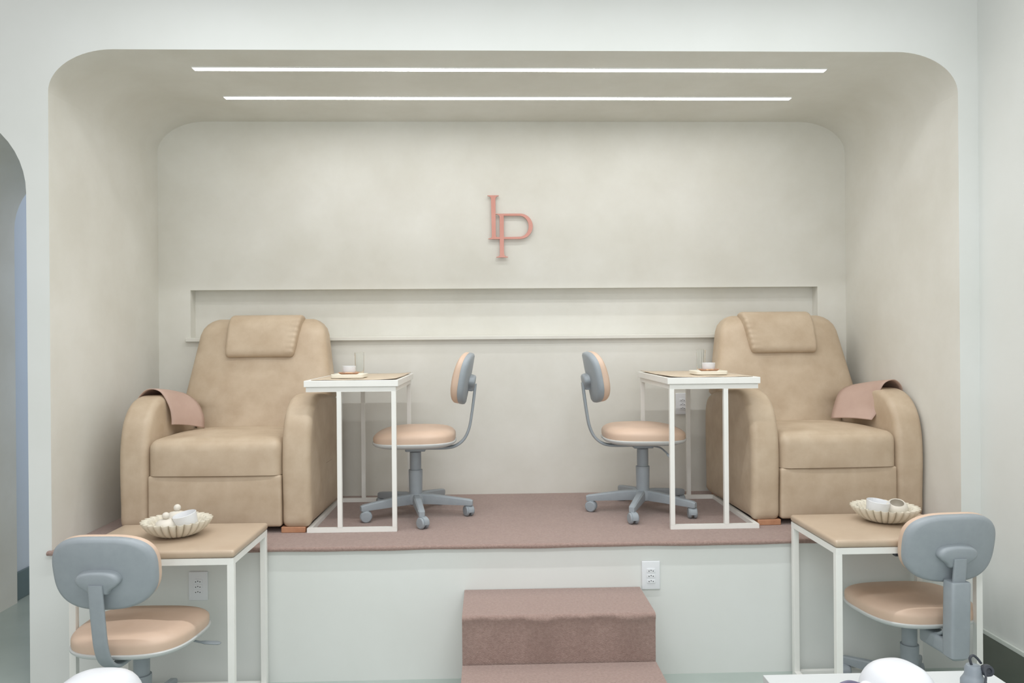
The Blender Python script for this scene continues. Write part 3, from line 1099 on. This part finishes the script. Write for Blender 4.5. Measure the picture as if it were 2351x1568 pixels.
def nail_lamp(label, x, y, rz, nub, a=0.100, b_=0.088, hh=0.076):
    t = thing('nail_lamp', label, 'nail lamp', (x, y, 0.7502), rz, 'white nail drying lamps')
    b = MB()
    rs = []
    for k in range(11):
        q = k / 10
        z = 0.012 + hh * math.sin(PI / 2 * q)
        s = max(0.02, math.cos(PI / 2 * q) ** 0.62)
        lo = super_loop(a * s, b_ * s, 2.7, 48)
        rs.append([(p[0] + 0.012 * q, p[1], z) for p in lo])
    rs.insert(0, [(p[0], p[1], 0.0) for p in super_loop(a * 0.92, b_ * 0.92, 2.7, 48)])
    b.rings(rs)
    b.build('lamp_shell', M['lamp_white'], t, angle=60)
    if nub:
        MB().sphere((0.082, -0.010, 0.040), 0.024, s=(1, 1, 1.15)).build('side_cap', M['lamp_white'], t)
        for nm, a0, a1 in (('red_mark', 20, 80), ('blue_mark', 82, 160)):
            pts = []
            for k in range(10):
                a = math.radians(a0 + (a1 - a0) * k / 9)
                pts.append((0.082 - 0.0255 * math.sin(a), -0.022 - 0.010 * math.sin(a * 1.2), 0.040 + 0.0285 * math.cos(a)))
            MB().tube(pts, 0.0022, 6).build(nm, M[nm], t)
    else:
        MB().rbox(-0.074, -0.045, -0.045, 0.035, 0.002, 0.045, 0.014, n=3).build('side_cap', M['lamp_white'], t)
    return t


nail_lamp('white domed nail lamp at the bottom right, on the white desk', 0.855, -1.862, 0.25, False, 0.064, 0.078, 0.070)
nail_lamp('white domed nail lamp at the bottom left corner of the photo', -0.806, -1.880, 0.0, True, 0.092, 0.088, 0.092)
m = MB()
m.tube(smooth_path([(0.775, -1.86, 0.79), (0.750, -1.862, 0.796), (0.722, -1.866, 0.785), (0.70, -1.875, 0.757), (0.69, -1.90, 0.7545), (0.70, -1.96, 0.7545)], 8), 0.0042, 8)
tag(m.build('lamp_cable', M['purple_cable']), 'dark purple cable arching out of the right nail lamp', 'cable')

dv = thing('charging_device', 'grey rounded device with dark cable loop at the white desk corner', 'device', (1.050, -1.815, 0.7502))
dv.scale = (0.78, 0.78, 0.74)
MB().lathe([(0.030, 0), (0.0335, 0.004), (0.033, 0.03), (0.026, 0.042), (0.0225, 0.050), (0.0225, 0.066), (0.018, 0.075), (0.001, 0.078)], 32).build('device_body', M['device_grey'], dv, angle=50)
m = MB()
m.tube(smooth_path([(-0.004, 0, 0.072), (-0.010, 0.0, 0.094), (-0.002, 0.0, 0.104), (0.010, 0, 0.096), (0.022, 0, 0.080)], 6), 0.0036, 8, upv=(0, 1, 0))
m.tube(smooth_path([(0.017, -0.022, 0.072), (0.014, -0.032, 0.050), (0.004, -0.038, 0.030), (-0.012, -0.036, 0.028), (-0.014, -0.036, 0.010)], 6), 0.0032, 8, upv=(0, 1, 0))
m.build('device_cable', M['dark_rubber'], dv)
MB().lathe([(0.006, -0.006), (0.016, -0.004), (0.0175, 0.004), (0.0155, 0.012), (0.008, 0.014), (0.007, 0.010), (0.001, 0.010)], 24, X=Matrix.Translation((0.027, -0.014, 0.066)) @ Matrix.Rotation(math.radians(75), 4, 'X')).build('plug', M['dark_rubber'], dv, angle=50)
ad = thing('power_plug', 'dark plug end lying on the white desk near its right edge', 'plug', (1.120, -1.875, 0.7502))
MB().rbox(-0.018, 0.004, -0.02, 0.02, 0.001, 0.030, 0.008, n=3).build('plug_body', M['dark_rubber'], ad)
MB().rbox(0.006, 0.024, -0.03, 0.012, 0.001, 0.024, 0.008, n=3).build('plug_collar', M['dark_rubber'], ad)
